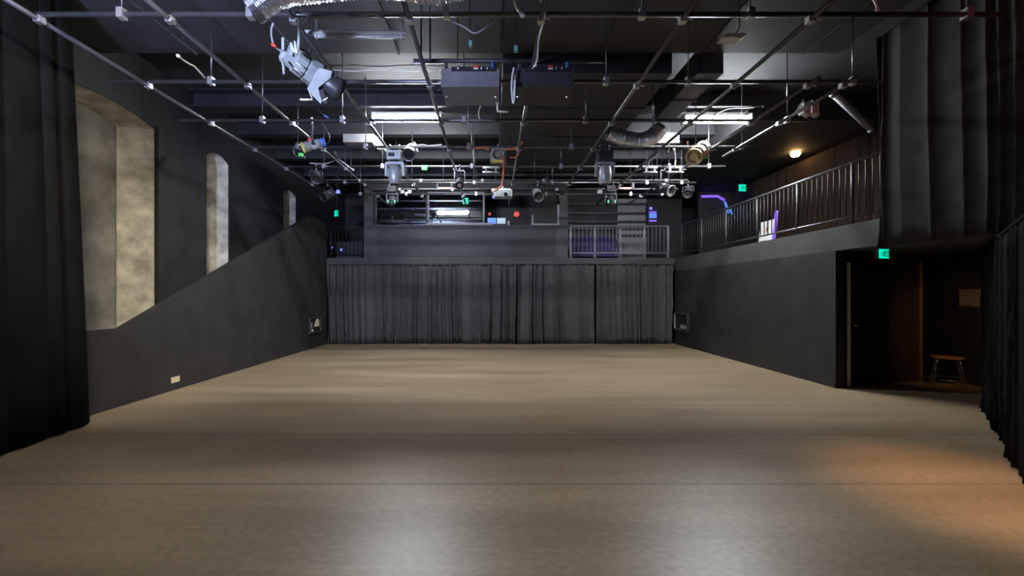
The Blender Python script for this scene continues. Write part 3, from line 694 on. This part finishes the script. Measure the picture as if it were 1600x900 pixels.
# ------------------------------------------------------------------ equipment boxes under the second pipe
def ebox(x0, x1, m, lb):
    t = thing('equipment_box', ((x0+x1)/2, 5.1, 3.94), lb, 'box', 'equipment boxes under the grid')
    bx((x0, 4.90, 3.94), (x1, 5.39, 4.15)).bevel(.012).build('case', m, t)
    cs = bx((x0+.12, 4.885, 4.12), (x1-.04, 4.91, 4.165)).bevel(.004).build('control_strip', 'dark', t)
    w = x1-x0
    bx((x0+w*.56, 4.875, 4.13), (x0+w*.64, 4.89, 4.18)).build('red_label', 'red', cs)
    bx((x0+w*.56, 4.874, 4.13), (x0+w*.64, 4.892, 4.148)).build('white_label', 'white', cs)
    for f in (.30, .70, .80): MB().lathe([(0, .014), (.02, .014), (.022, .01)], (x0+w*f, 4.885, 4.145), (0, -1, 0), 10).build('knob', 'clamp', cs)
    bx((x0+w*.86, 4.878, 4.15), (x0+w*.89, 4.89, 4.22)).build('blue_connector', 'blue_tape', cs)
    for f in (.08, .92): 
        bx((x0+w*f-.02, 4.95, 4.12), (x0+w*f+.02, 5.0, 4.24)).build('hanging_strap', 'duct_black', t)
    for f in (.06, .94): MB().lathe([(0, .016), (.01, .012)], (x0+w*f, 5.15, 3.94), (0, 0, -1), 8).build('foot_screw', 'clamp', t)
ebox(-.60, .075, 'case', 'black equipment box with red label hung under a bar, the one beside the lit ceiling')
ebox(.26, .94, 'duct_black', 'black equipment box with red label hung under a bar, the one beyond the pale loop')
t = thing('box_bar', (.2, 4.97, 4.24), 'dark bar carrying the two equipment boxes', 'pipe')
MB().tube([at(647, 95.5, 4.97), (1.3, 4.97, 4.277)], .026, 10).build('tube', 'beam', t, True)
bx(at(647, 99.5, 4.96), at(662, 98, 4.99)).build('pale_tape', 'white', t)
for px in (658, 672): MB().tube([at(px, 95, 4.98), Vector((at(px, 95, 4.98).x, 4.98, 5.1))], .011).build('hanger_rod', 'beam', t)
t = thing('cable_loop', at(802, 130, 4.8), 'pale blue-white cable loop hanging between the two equipment boxes', 'cable')
MB().tube(catmull([at(803, 106, 4.8), at(800.5, 120, 4.8), at(799.5, 140, 4.8), at(802, 161, 4.8), at(804, 150, 4.8), at(804.5, 125, 4.8)], 8), .012, 8).build('cable_sheath', 'white_cable', t, True)
t = thing('crank_handle', at(785, 168, 5.3), 'cream crank handle hanging between the two equipment boxes', 'handle')
MB().tube([at(777, 160, 5.3), at(777.5, 174, 5.3), at(794, 175, 5.3)], .013, 8).build('crank', 'cream', t, True)
MB().lathe([(-.02, .02), (.02, .02)], at(777, 160, 5.3), (0, 0, 1)).build('collar', 'clamp', t)
MB().tube([at(777, 160, 5.3), Vector((at(777, 160, 5.3).x, 5.3, 3.95))], .008).build('shaft', 'clamp', t)
# clipped white paper near the top of the picture
c = at(1145, 55, 4.6); t = thing('clip_lamp', c, 'bright white clip-on lamp high up by the narrow duct', 'lamp')
MB().prism([at(1127, 59, 4.6), at(1136, 52, 4.6), at(1163, 51, 4.6), at(1167, 54, 4.6), at(1158, 60, 4.6), at(1143, 57, 4.6)], (0, .12, 0)).build('shade', 'white', t)
MB().tube([at(1150, 52, 4.63), at(1155, 45, 4.63), Vector((at(1155, 0, 4.63).x, 4.63, 5.1))], .009).build('arm', 'clamp', t)

# ------------------------------------------------------------------ loose cables
def cable(pts, m, lb, r=.009, pm=None):
    ps = catmull(pts, 8); t = thing('cable', ps[0], lb, 'cable')
    MB().tube(ps, r, 6).build('cable_sheath', m, t, True)
    d = (ps[-1]-ps[-2]).normalized()
    MB().lathe([(-.05, r*1.2), (-.04, r*1.7), (.0, r*1.7), (.005, r)], ps[-1], d, 8).build('plug', pm or m, t)
cable([at(450, 22, 4.05), at(480, 24, 4.05), at(495, 28, 4.05), at(530, 25, 4.05), at(556, 27, 4.05), at(580, 22, 4.05), at(600, 27, 4.08)], 'grey_cable', 'grey cable bundle lying along the first cross pipe by the big spotlight')
cable([at(452, 20, 4.1), at(470, 21, 4.1), at(500, 30, 4.1), at(540, 23, 4.1), at(570, 21, 4.1), at(598, 24, 4.1), at(632, 26, 4.1)], 'grey_cable', 'longer grey cable looped over the first cross pipe')
cable([at(700, 31, 4.15), at(725, 42, 4.15), at(742, 52, 4.15), at(760, 42, 4.15), at(770, 31, 4.15)], 'grey_cable', 'grey cable sagging below the first cross pipe in front of the boxes')
cable([at(520, 109, 7.5), at(555, 111, 7.5), at(590, 108.5, 7.5), at(640, 111, 7.5), at(690, 109, 7.5)], 'white_cable', 'thin white cable run along the grey ceiling', .008)
cable([at(742, 233, 7.75), at(752, 231, 7.7), at(764, 233, 7.7)], 'orange_cable', 'short orange cable plugged into the beige-faced lamp on its window side', .017)
cable([at(790, 233, 7.7), at(802, 233, 7.7), at(811, 229, 7.72), at(815, 222, 7.76)], 'orange_cable', 'orange cable curling up from the beige-faced lamp', .014)
cable([at(785, 246, 7.7), at(787, 260, 7.8), at(786, 280, 8.2), at(784, 290, 8.8), at(774, 298, 9.6)], 'orange_cable', 'orange cable hanging down to the projector', .018)
cable([at(796, 246, 7.7), at(805, 246, 7.7), at(811, 240, 7.75)], 'orange_cable', 'thin orange cable loop below the beige-faced lamp', .009)
cable([at(465, 222, 6.6), at(458, 235, 6.6), at(463, 244, 6.6), at(476, 246, 6.6)], 'black_cable', 'black cable loop beside the taped par can', .014)
cable([at(484, 255, 7.6), at(505, 256, 7.6), at(520, 252, 7.6), at(526, 245, 7.6), at(524, 238, 7.7)], 'grey_cable', 'grey cable looped below the fourth cross pipe near the window wall', .012)
cable([at(528, 248, 7.6), at(540, 257, 7.6), at(552, 266, 8.0)], 'grey_cable', 'grey cable slanting from the loop to the fifth cross pipe', .012)
cable([at(751, 165, 8.2), at(748, 176, 8.2), at(750, 188, 8.2)], 'white_cable', 'short white cable end dangling beside the first fluorescent light', .013)
cable([at(803, -4, 3.9), at(806, 10, 3.9), at(818, 26, 3.9)], 'white_cable', 'white cable hanging from above over the middle pipe', .012)
cable([at(1362, -6, 4.4), at(1369, 6, 4.4), at(1372, 20, 4.4)], 'white_cable', 'white cable tail hanging above the gallery curtain', .012)
cable([at(1113, 187, 8.05), at(1118, 178, 8.05), at(1140, 169, 8.05), at(1165, 168, 8.05), at(1195, 165, 8.05)], 'black_cable', 'black cable looping in front of the second fluorescent light', .014)
cable([at(1158, 188, 8.05), at(1165, 180, 8.05), at(1170, 172, 8.05)], 'black_cable', 'short black cable crossing the end of the second fluorescent light', .012)
cable([at(1012, 260, 8.9), at(1016, 250, 8.8), at(1030, 245, 8.6), at(1042, 238, 8.2)], 'grey_cable', 'grey cable rising in an S from the twin bar', .016)
cable([at(1077, 262, 8.9), at(1080, 252, 8.6), at(1078, 240, 8.0), at(1074, 222, 7.85)], 'orange_cable', 'thin orange cable falling from the brass-fronted spotlight', .008)
cable([at(1054, 261, 8.9), at(1055, 250, 8.9), at(1053, 232, 8.7)], 'grey_cable', 'grey cable standing up from the end twin bar', .015)
cable([at(845, 0, 3.9), at(851, 20, 4.0), at(846, 45, 4.2), at(842, 62, 4.35), at(840, 90, 4.7), at(836, 104, 4.9)], 'white_cable', 'pale cable taped along the middle lengthwise pipe', .011)
cable([at(690, 226, 7.75), at(670, 228, 7.75), at(660, 226, 7.75), at(650, 228, 7.75)], 'white_cable', 'coiled white cable on the fourth cross pipe', .010)
cable([at(320, 122, 4.9), at(305, 105, 4.5), at(298, 101, 4.4), at(288, 95, 4.3), at(278, 87, 4.1)], 'white_cable', 'white cable along the wall pipe over the first niche', .009)
t = thing('green_clip', at(664, 262, 9.0), 'bright green clip on the fifth cross pipe', 'clip')
bx(at(659, 265, 8.95), at(668, 260, 9.03)).bevel(.012).build('jaw', 'green', t); MB().tube([at(667, 261, 8.97), at(669, 258.5, 8.97)], .012).build('lever', 'green', t)

for (xa, xb, py, Y, lb) in ((500, 1075, 281, 9.6, 'thin black wiring trunk across the grid between the fifth and sixth cross pipes'), (570, 1060, 295, 10.9, 'thin black wiring trunk across the grid between the sixth and seventh cross pipes')):
    t = thing('wiring_trunk', at((xa+xb)/2, py, Y), lb, 'trunking')
    bx(at(xa, py+.9, Y), at(xb, py-.9, Y)+Vector((0, .03, 0))).bevel(.004, 1).build('casing', 'lamp_black', t)
    for i in range(6):
        px = xa+(xb-xa)*(i+.5)/6
        MB().tube([at(px, py, Y)+Vector((0, .015, 0)), Vector((at(px, py, Y).x, Y+.015, 4.84 if .15 < at(px, py, Y).x < 2.68 and Y < 11.4 else 5.52))], .008, 6).build('hanger_rod', 'pipe', t, True)
        bx(at(px+12, py+2.6, Y-.01), at(px+16, py-.5, Y+.05)).build('outlet', 'clamp', t)
cable([at(490, 160, 4.0), at(496, 168, 4.05), at(504, 178, 4.1), at(513, 184, 4.1)], 'black_cable', 'thin cable with blue plug hanging below the big spotlight', .005, 'blue_tape')
for px, py, lb in ((806, 77, 'teal clip hanging from the middle lengthwise pipe'), (735, 69, 'dull teal clip on the sagging grey cable')):
    t = thing('teal_clip', at(px, py, 4.3), lb, 'clip')
    bx(at(px-2.5, py+2.5, 4.3), at(px+2.5, py-2.5, 4.34)).bevel(.008).build('jaw', 'teal', t); MB().tube([at(px-1, py-2, 4.33), Vector((at(px-1, 0, 4.33).x, 4.33, 5.1))], .006).build('string', 'black_cable', t)
# ------------------------------------------------------------------ balcony and gallery contents
t = thing('amplifier_rack', at(530, 390, 13.6), 'dark equipment rack with two blue lights on the balcony by the stair', 'rack')
bx((-5.0, 13.5, 2.64), (-4.15, 14.0, 3.2)).bevel(.015).build('cabinet', 'dark', t)
for q in ((518, 386.8), (533, 390)): MB().lathe([(0, .035), (.012, .03), (.02, .001)], Vector((at(q[0], q[1], 13.49).x, 13.5, at(q[0], q[1], 13.49).z)), (0, -1, 0)).build('blue_light', 'led_blue', t, True)
bx((-4.95, 13.47, 2.78), (-4.2, 13.50, 2.84)).build('rack_rail', 'duct_black', t)
c = at(528, 300, 12.2); t = led_lamp('effect_light', c, .07, 'led_blue', 'blue glowing lamp hung high over the stair', 'stage light', (0.1, -1, -.2))
MB().tube([c+Vector((0, .05, 0)), Vector((c.x, c.y+.05, 5.22))], .01).build('stem', 'dark', t)
# slatted rear partition, pale door panel and purple bench behind the balcony rail
sl = MB(); sl.box((2.4, 15.4, 2.64), (4.55, 15.5, 5.5)); sl.box((5.6, 15.4, 2.64), (6.9, 15.5, 5.0))
struct(sl.build('wall_balcony', 'ceil_dark'), 'dark wall at the back of the balcony', 'wall')
struct(bx((4.55, 15.4, 2.64), (5.6, 15.48, 5.0)).build('door_2', 'duct_pale'), 'pale grey door panel at the back of the balcony', 'door')
for i, z in enumerate((3.62, 3.86, 4.12, 4.42, 4.76)):
    t = thing('wall_batten', (4.0, 15.3, z), '%s horizontal black batten from the bottom behind the balcony railing' % ords[i], 'batten', 'black battens behind the balcony')
    bx((2.5, 15.28, z), (5.65, 15.36, z+.07)).bevel(.008, 1).build('board', 'dark', t)
    for x in (2.6, 4.5, 5.6): bx((x-.03, 15.36, z+.01), (x+.03, 15.40, z+.06)).build('bracket', 'dark', t)
t = thing('purple_bench', (3.2, 14.6, 2.64), 'purple upholstered bench behind the balcony railing', 'bench')
bx((2.62, 14.3, 2.80), (4.3, 14.85, 3.08)).bevel(.03).build('seat', 'purple_cloth', t)
bx((2.62, 14.8, 3.0), (4.3, 14.95, 3.55)).bevel(.03).build('backrest', 'purple_cloth', t)
for x in (2.72, 4.2):
    for y in (14.38, 14.8): bx((x-.03, y-.03, 2.64), (x+.03, y+.03, 2.81)).build('leg', 'dark', t)
t = thing('strip_light_stack', at(1020, 335, 15.1), 'stack of glowing blue strips at the gallery corner of the balcony', 'light panel')
bx(at(1012, 351, 15.1), at(1027, 320, 15.2)).bevel(.01).build('backing', 'dark', t)
for i, (y0_, y1_, mm) in enumerate(((330.5, 332, 'led_purple'), (333.5, 336, 'screen'), (337, 340.5, 'screen'), (344, 346, 'led_purple'))): bx(at(1015, y1_, 15.05), at(1025, y0_, 15.1)).build('light_strip', mm, t)
MB().lathe([(0, .05), (.02, .045), (.03, .001)], at(1017, 325.5, 15.09), (0, -1, 0)).build('lamp', 'led_blue', t, True)
MB().tube([at(1019.5, 351, 15.15), Vector((at(1019.5, 0, 15.15).x, 15.15, 2.64))], .02).build('stand', 'dark', t)
# purple strip on the doorway at the end of the gallery
t = thing('led_strip', at(1115, 306, 14.2), 'purple light strip bent over a doorway at the end of the side gallery', 'light strip')
MB().tube([at(1096.5, 307, 14.2), at(1121, 306.5, 14.2), at(1132, 313, 14.2)], .045, 8).build('glowing_strip', 'led_purple', t, True)
MB().tube([at(1132.5, 315, 14.2), at(1136, 325, 14.2), at(1139, 333, 14.2)], .035, 8).build('bright_strip', 'screen', t, True)
MB().tube([at(1141, 327, 14.2), at(1144, 335, 14.2)], .03, 8).build('side_strip', 'screen', t, True)
MB().tube([at(1136, 330, 14.25), Vector((at(1136, 0, 14.25).x, 14.25, 2.63))], .02, 8).build('post', 'dark', t)
struct(bx((7.0, 14.35, 2.63), (RX, 14.45, 5.0)).build('wall_gallery_end', 'wall'), 'black wall at the end of the side gallery', 'wall')
# poster on the gallery
t = thing('sign_board', (6.0, 9.15, 2.63), 'white sign board lit blue standing behind the gallery railing', 'sign')
mt = Matrix.Translation((5.92, 9.15, 2.63)) @ Matrix.Rotation(.12, 4, 'Y')
MB().box((0, -.27, .0), (.02, .27, .50), mt).bevel(.004, 1).build('board', 'white', t)
MB().box((-.003, .04, .03), (.001, .21, .07), mt).build('printed_line', 'dark', t)
MB().box((-.003, -.02, .26), (.001, .05, .36), mt).build('printed_patch', 'red', t)
MB().tube([mt @ Vector((-.015, -.25, .06)), mt @ Vector((-.015, -.25, .66))], .03, 8).build('blue_tube', 'led_purple', t, True)
# wall panels and sockets
t = thing('wall_pocket', (PX, 12.05, .6), 'black recessed wall pocket with cream and white sockets on the stair wall', 'socket panel')
for lo, hi in (((PX, 11.72, .42), (PX+.06, 12.44, .46)), ((PX, 11.72, .84), (PX+.06, 12.44, .87)), ((PX, 11.70, .42), (PX+.06, 11.73, .87)), ((PX, 12.43, .42), (PX+.06, 12.46, .87))):
    bx(lo, hi).build('frame', 'rail', t)
bx((PX+.001, 11.73, .46), (PX+.012, 12.43, .84)).build('back_plate', 'dark', t)
MB().prism([(PX+.012, 12.02, .60), (PX+.012, 12.30, .60), (PX+.012, 12.33, .68), (PX+.012, 12.28, .80), (PX+.012, 12.20, .82)], (.03, 0, 0)).build('cover_plate', 'cream', t)
for y, z in ((11.80, .70), (11.80, .62), (11.88, .51)): MB().lathe([(0, .045), (.03, .04), (.032, .02)], (PX+.012, y, z), (1, 0, 0), 12).build('socket', 'white', t)
t = thing('wall_pocket', (GX, 12.45, .6), 'recessed wall pocket with pale sill under the gallery near the curtain', 'socket panel')
for lo, hi, m_ in (((GX-.06, 12.08, .45), (GX, 12.92, .50), 'fascia'), ((GX-.06, 12.08, .93), (GX, 12.92, .96), 'rail'), ((GX-.06, 12.06, .45), (GX, 12.09, .96), 'rail'), ((GX-.06, 12.91, .45), (GX, 12.94, .96), 'rail_pale')):
    bx(lo, hi).build('frame', m_, t)
bx((GX-.012, 12.09, .50), (GX-.001, 12.91, .93)).build('back_plate', 'dark', t)
bx((GX-.05, 12.15, .52), (GX-.012, 12.50, .62)).bevel(.008).build('socket_block', 'lamp_grey', t)
t = thing('power_outlet', (PX, 6.75, .0), 'cream power outlet low on the black stair wall', 'socket')
c = at(273.5, 593, 5.1*F/(770-273.5)); 
bx((PX, c.y-.085, c.z-.045), (PX+.014, c.y+.085, c.z+.045)).bevel(.006).build('plate', 'cream', t)
for s in (-1, 1):
    bx((PX+.013, c.y+s*.04-.02, c.z-.012), (PX+.017, c.y+s*.04+.02, c.z+.022)).bevel(.003, 1).build('socket', 'cream', t)
    bx((PX+.013, c.y+s*.06-.006, c.z+.026), (PX+.020, c.y+s*.06+.006, c.z+.036)).build('switch', 'white', t)

# stool and notice
SC = Vector((7.62, 7.08, 0)); t = thing('stool', SC, 'low wooden-topped stool with chrome legs in the dark corner', 'stool')
MB().lathe([(.455, .001), (.455, .19), (.465, .205), (.480, .205), (.490, .19), (.492, .001)], SC, (0, 0, 1), 28).build('seat', 'wood', t, True)
for k in range(4):
    a = -PI/2+.06+k*PI/2
    d = Vector((math.cos(a), math.sin(a), 0))
    MB().tube([SC+d*.165+Vector((0, 0, .455)), SC+d*.19+Vector((0, 0, .40)), SC+d*.265+Vector((0, 0, 0.0))], .0135, 8).build('leg', 'chrome', t, True)
rg = [SC+Vector((.245*math.cos(a), .245*math.sin(a), .12)) for a in [i*2*PI/28 for i in range(28)]]
b_ = MB(); n = 8
b_.rings([[p+((p-SC-Vector((0, 0, .12))).normalized()*math.cos(2*PI*j/n)+Vector((0, 0, 1))*math.sin(2*PI*j/n))*.010 for j in range(n)] for p in rg], cap=False, close=True)
b_.build('foot_ring', 'chrome', t, True)
t = thing('notice_board', (RX, 7.12, 1.36), 'small pale notice on the dark wall above the stool', 'notice')
bx((RX-.02, 6.93, 1.32), (RX, 7.32, 1.62)).bevel(.005).build('frame', 'trim_warm', t)
bx((RX-.024, 6.95, 1.34), (RX-.019, 7.30, 1.60)).build('paper', 'notice', t)

# ------------------------------------------------------------------ unseen spots: a downlight inferred from its floor pool, the rest added
def spot(loc, tgt, e, col, size, blend=.6, r=.15):
    l = bpy.data.lights.new('unseen_spot', 'SPOT'); l.energy = e; l.color = col; l.spot_size = size; l.spot_blend = blend; l.shadow_soft_size = r
    o = bpy.data.objects.new('unseen_spot', l); COL.objects.link(o); o.location = loc
    o.rotation_euler = (Vector(tgt)-Vector(loc)).to_track_quat('-Z', 'Y').to_euler()
spot((3.6, 2.9, 4.9), (3.85, 3.25, 0), 640, (1, .58, .27), math.radians(31), 1.0)
spot((-1.2, .6, 5.0), (-6.2, 7.2, 1.5), 1700, (1, .86, .64), math.radians(44), 1.0, .3)  # added warm spot that brightens the window niches
spot((-3.2, .2, 2.9), (-3.7, 4.8, 5.5), 2400, (.52, .61, 1), math.radians(120), 1.0, .3)  # added cool uplight, stands in for the bluish lens haze at upper left
spot((4.6, 1.6, 3.9), (5.6, 4.4, 5.1), 40, (1, .12, .12), math.radians(90), 1.0, .2)  # added faint red spot, tints the pipes and gallery curtain
spot((6.7, 5.4, 2.15), (7.85, 7.1, .95), 26, (1, .60, .30), math.radians(58), .8)  # added spot that brightens the stool and the notice

w = bpy.data.worlds.new('night'); scn.world = w; w.use_nodes = True
w.node_tree.nodes['Background'].inputs[0].default_value = (.01, .01, .012, 1)

# ------------------------------------------------------------------ camera and view
cam = bpy.data.cameras.new('camera'); co = bpy.data.objects.new('camera', cam); COL.objects.link(co)
co.location = (0, 0, H); co.rotation_euler = (PI/2, 0, 0)
cam.sensor_width = 36; cam.lens = F/1600*36
cam.shift_x = (800-CX)/1600; cam.shift_y = (CY-450)/1600
cam.clip_start = .05
scn.camera = co
scn.view_settings.view_transform = 'Standard'; scn.view_settings.look = 'None'
scn.view_settings.gamma = 1; scn.view_settings.exposure = 0; scn.view_settings.use_curve_mapping = False
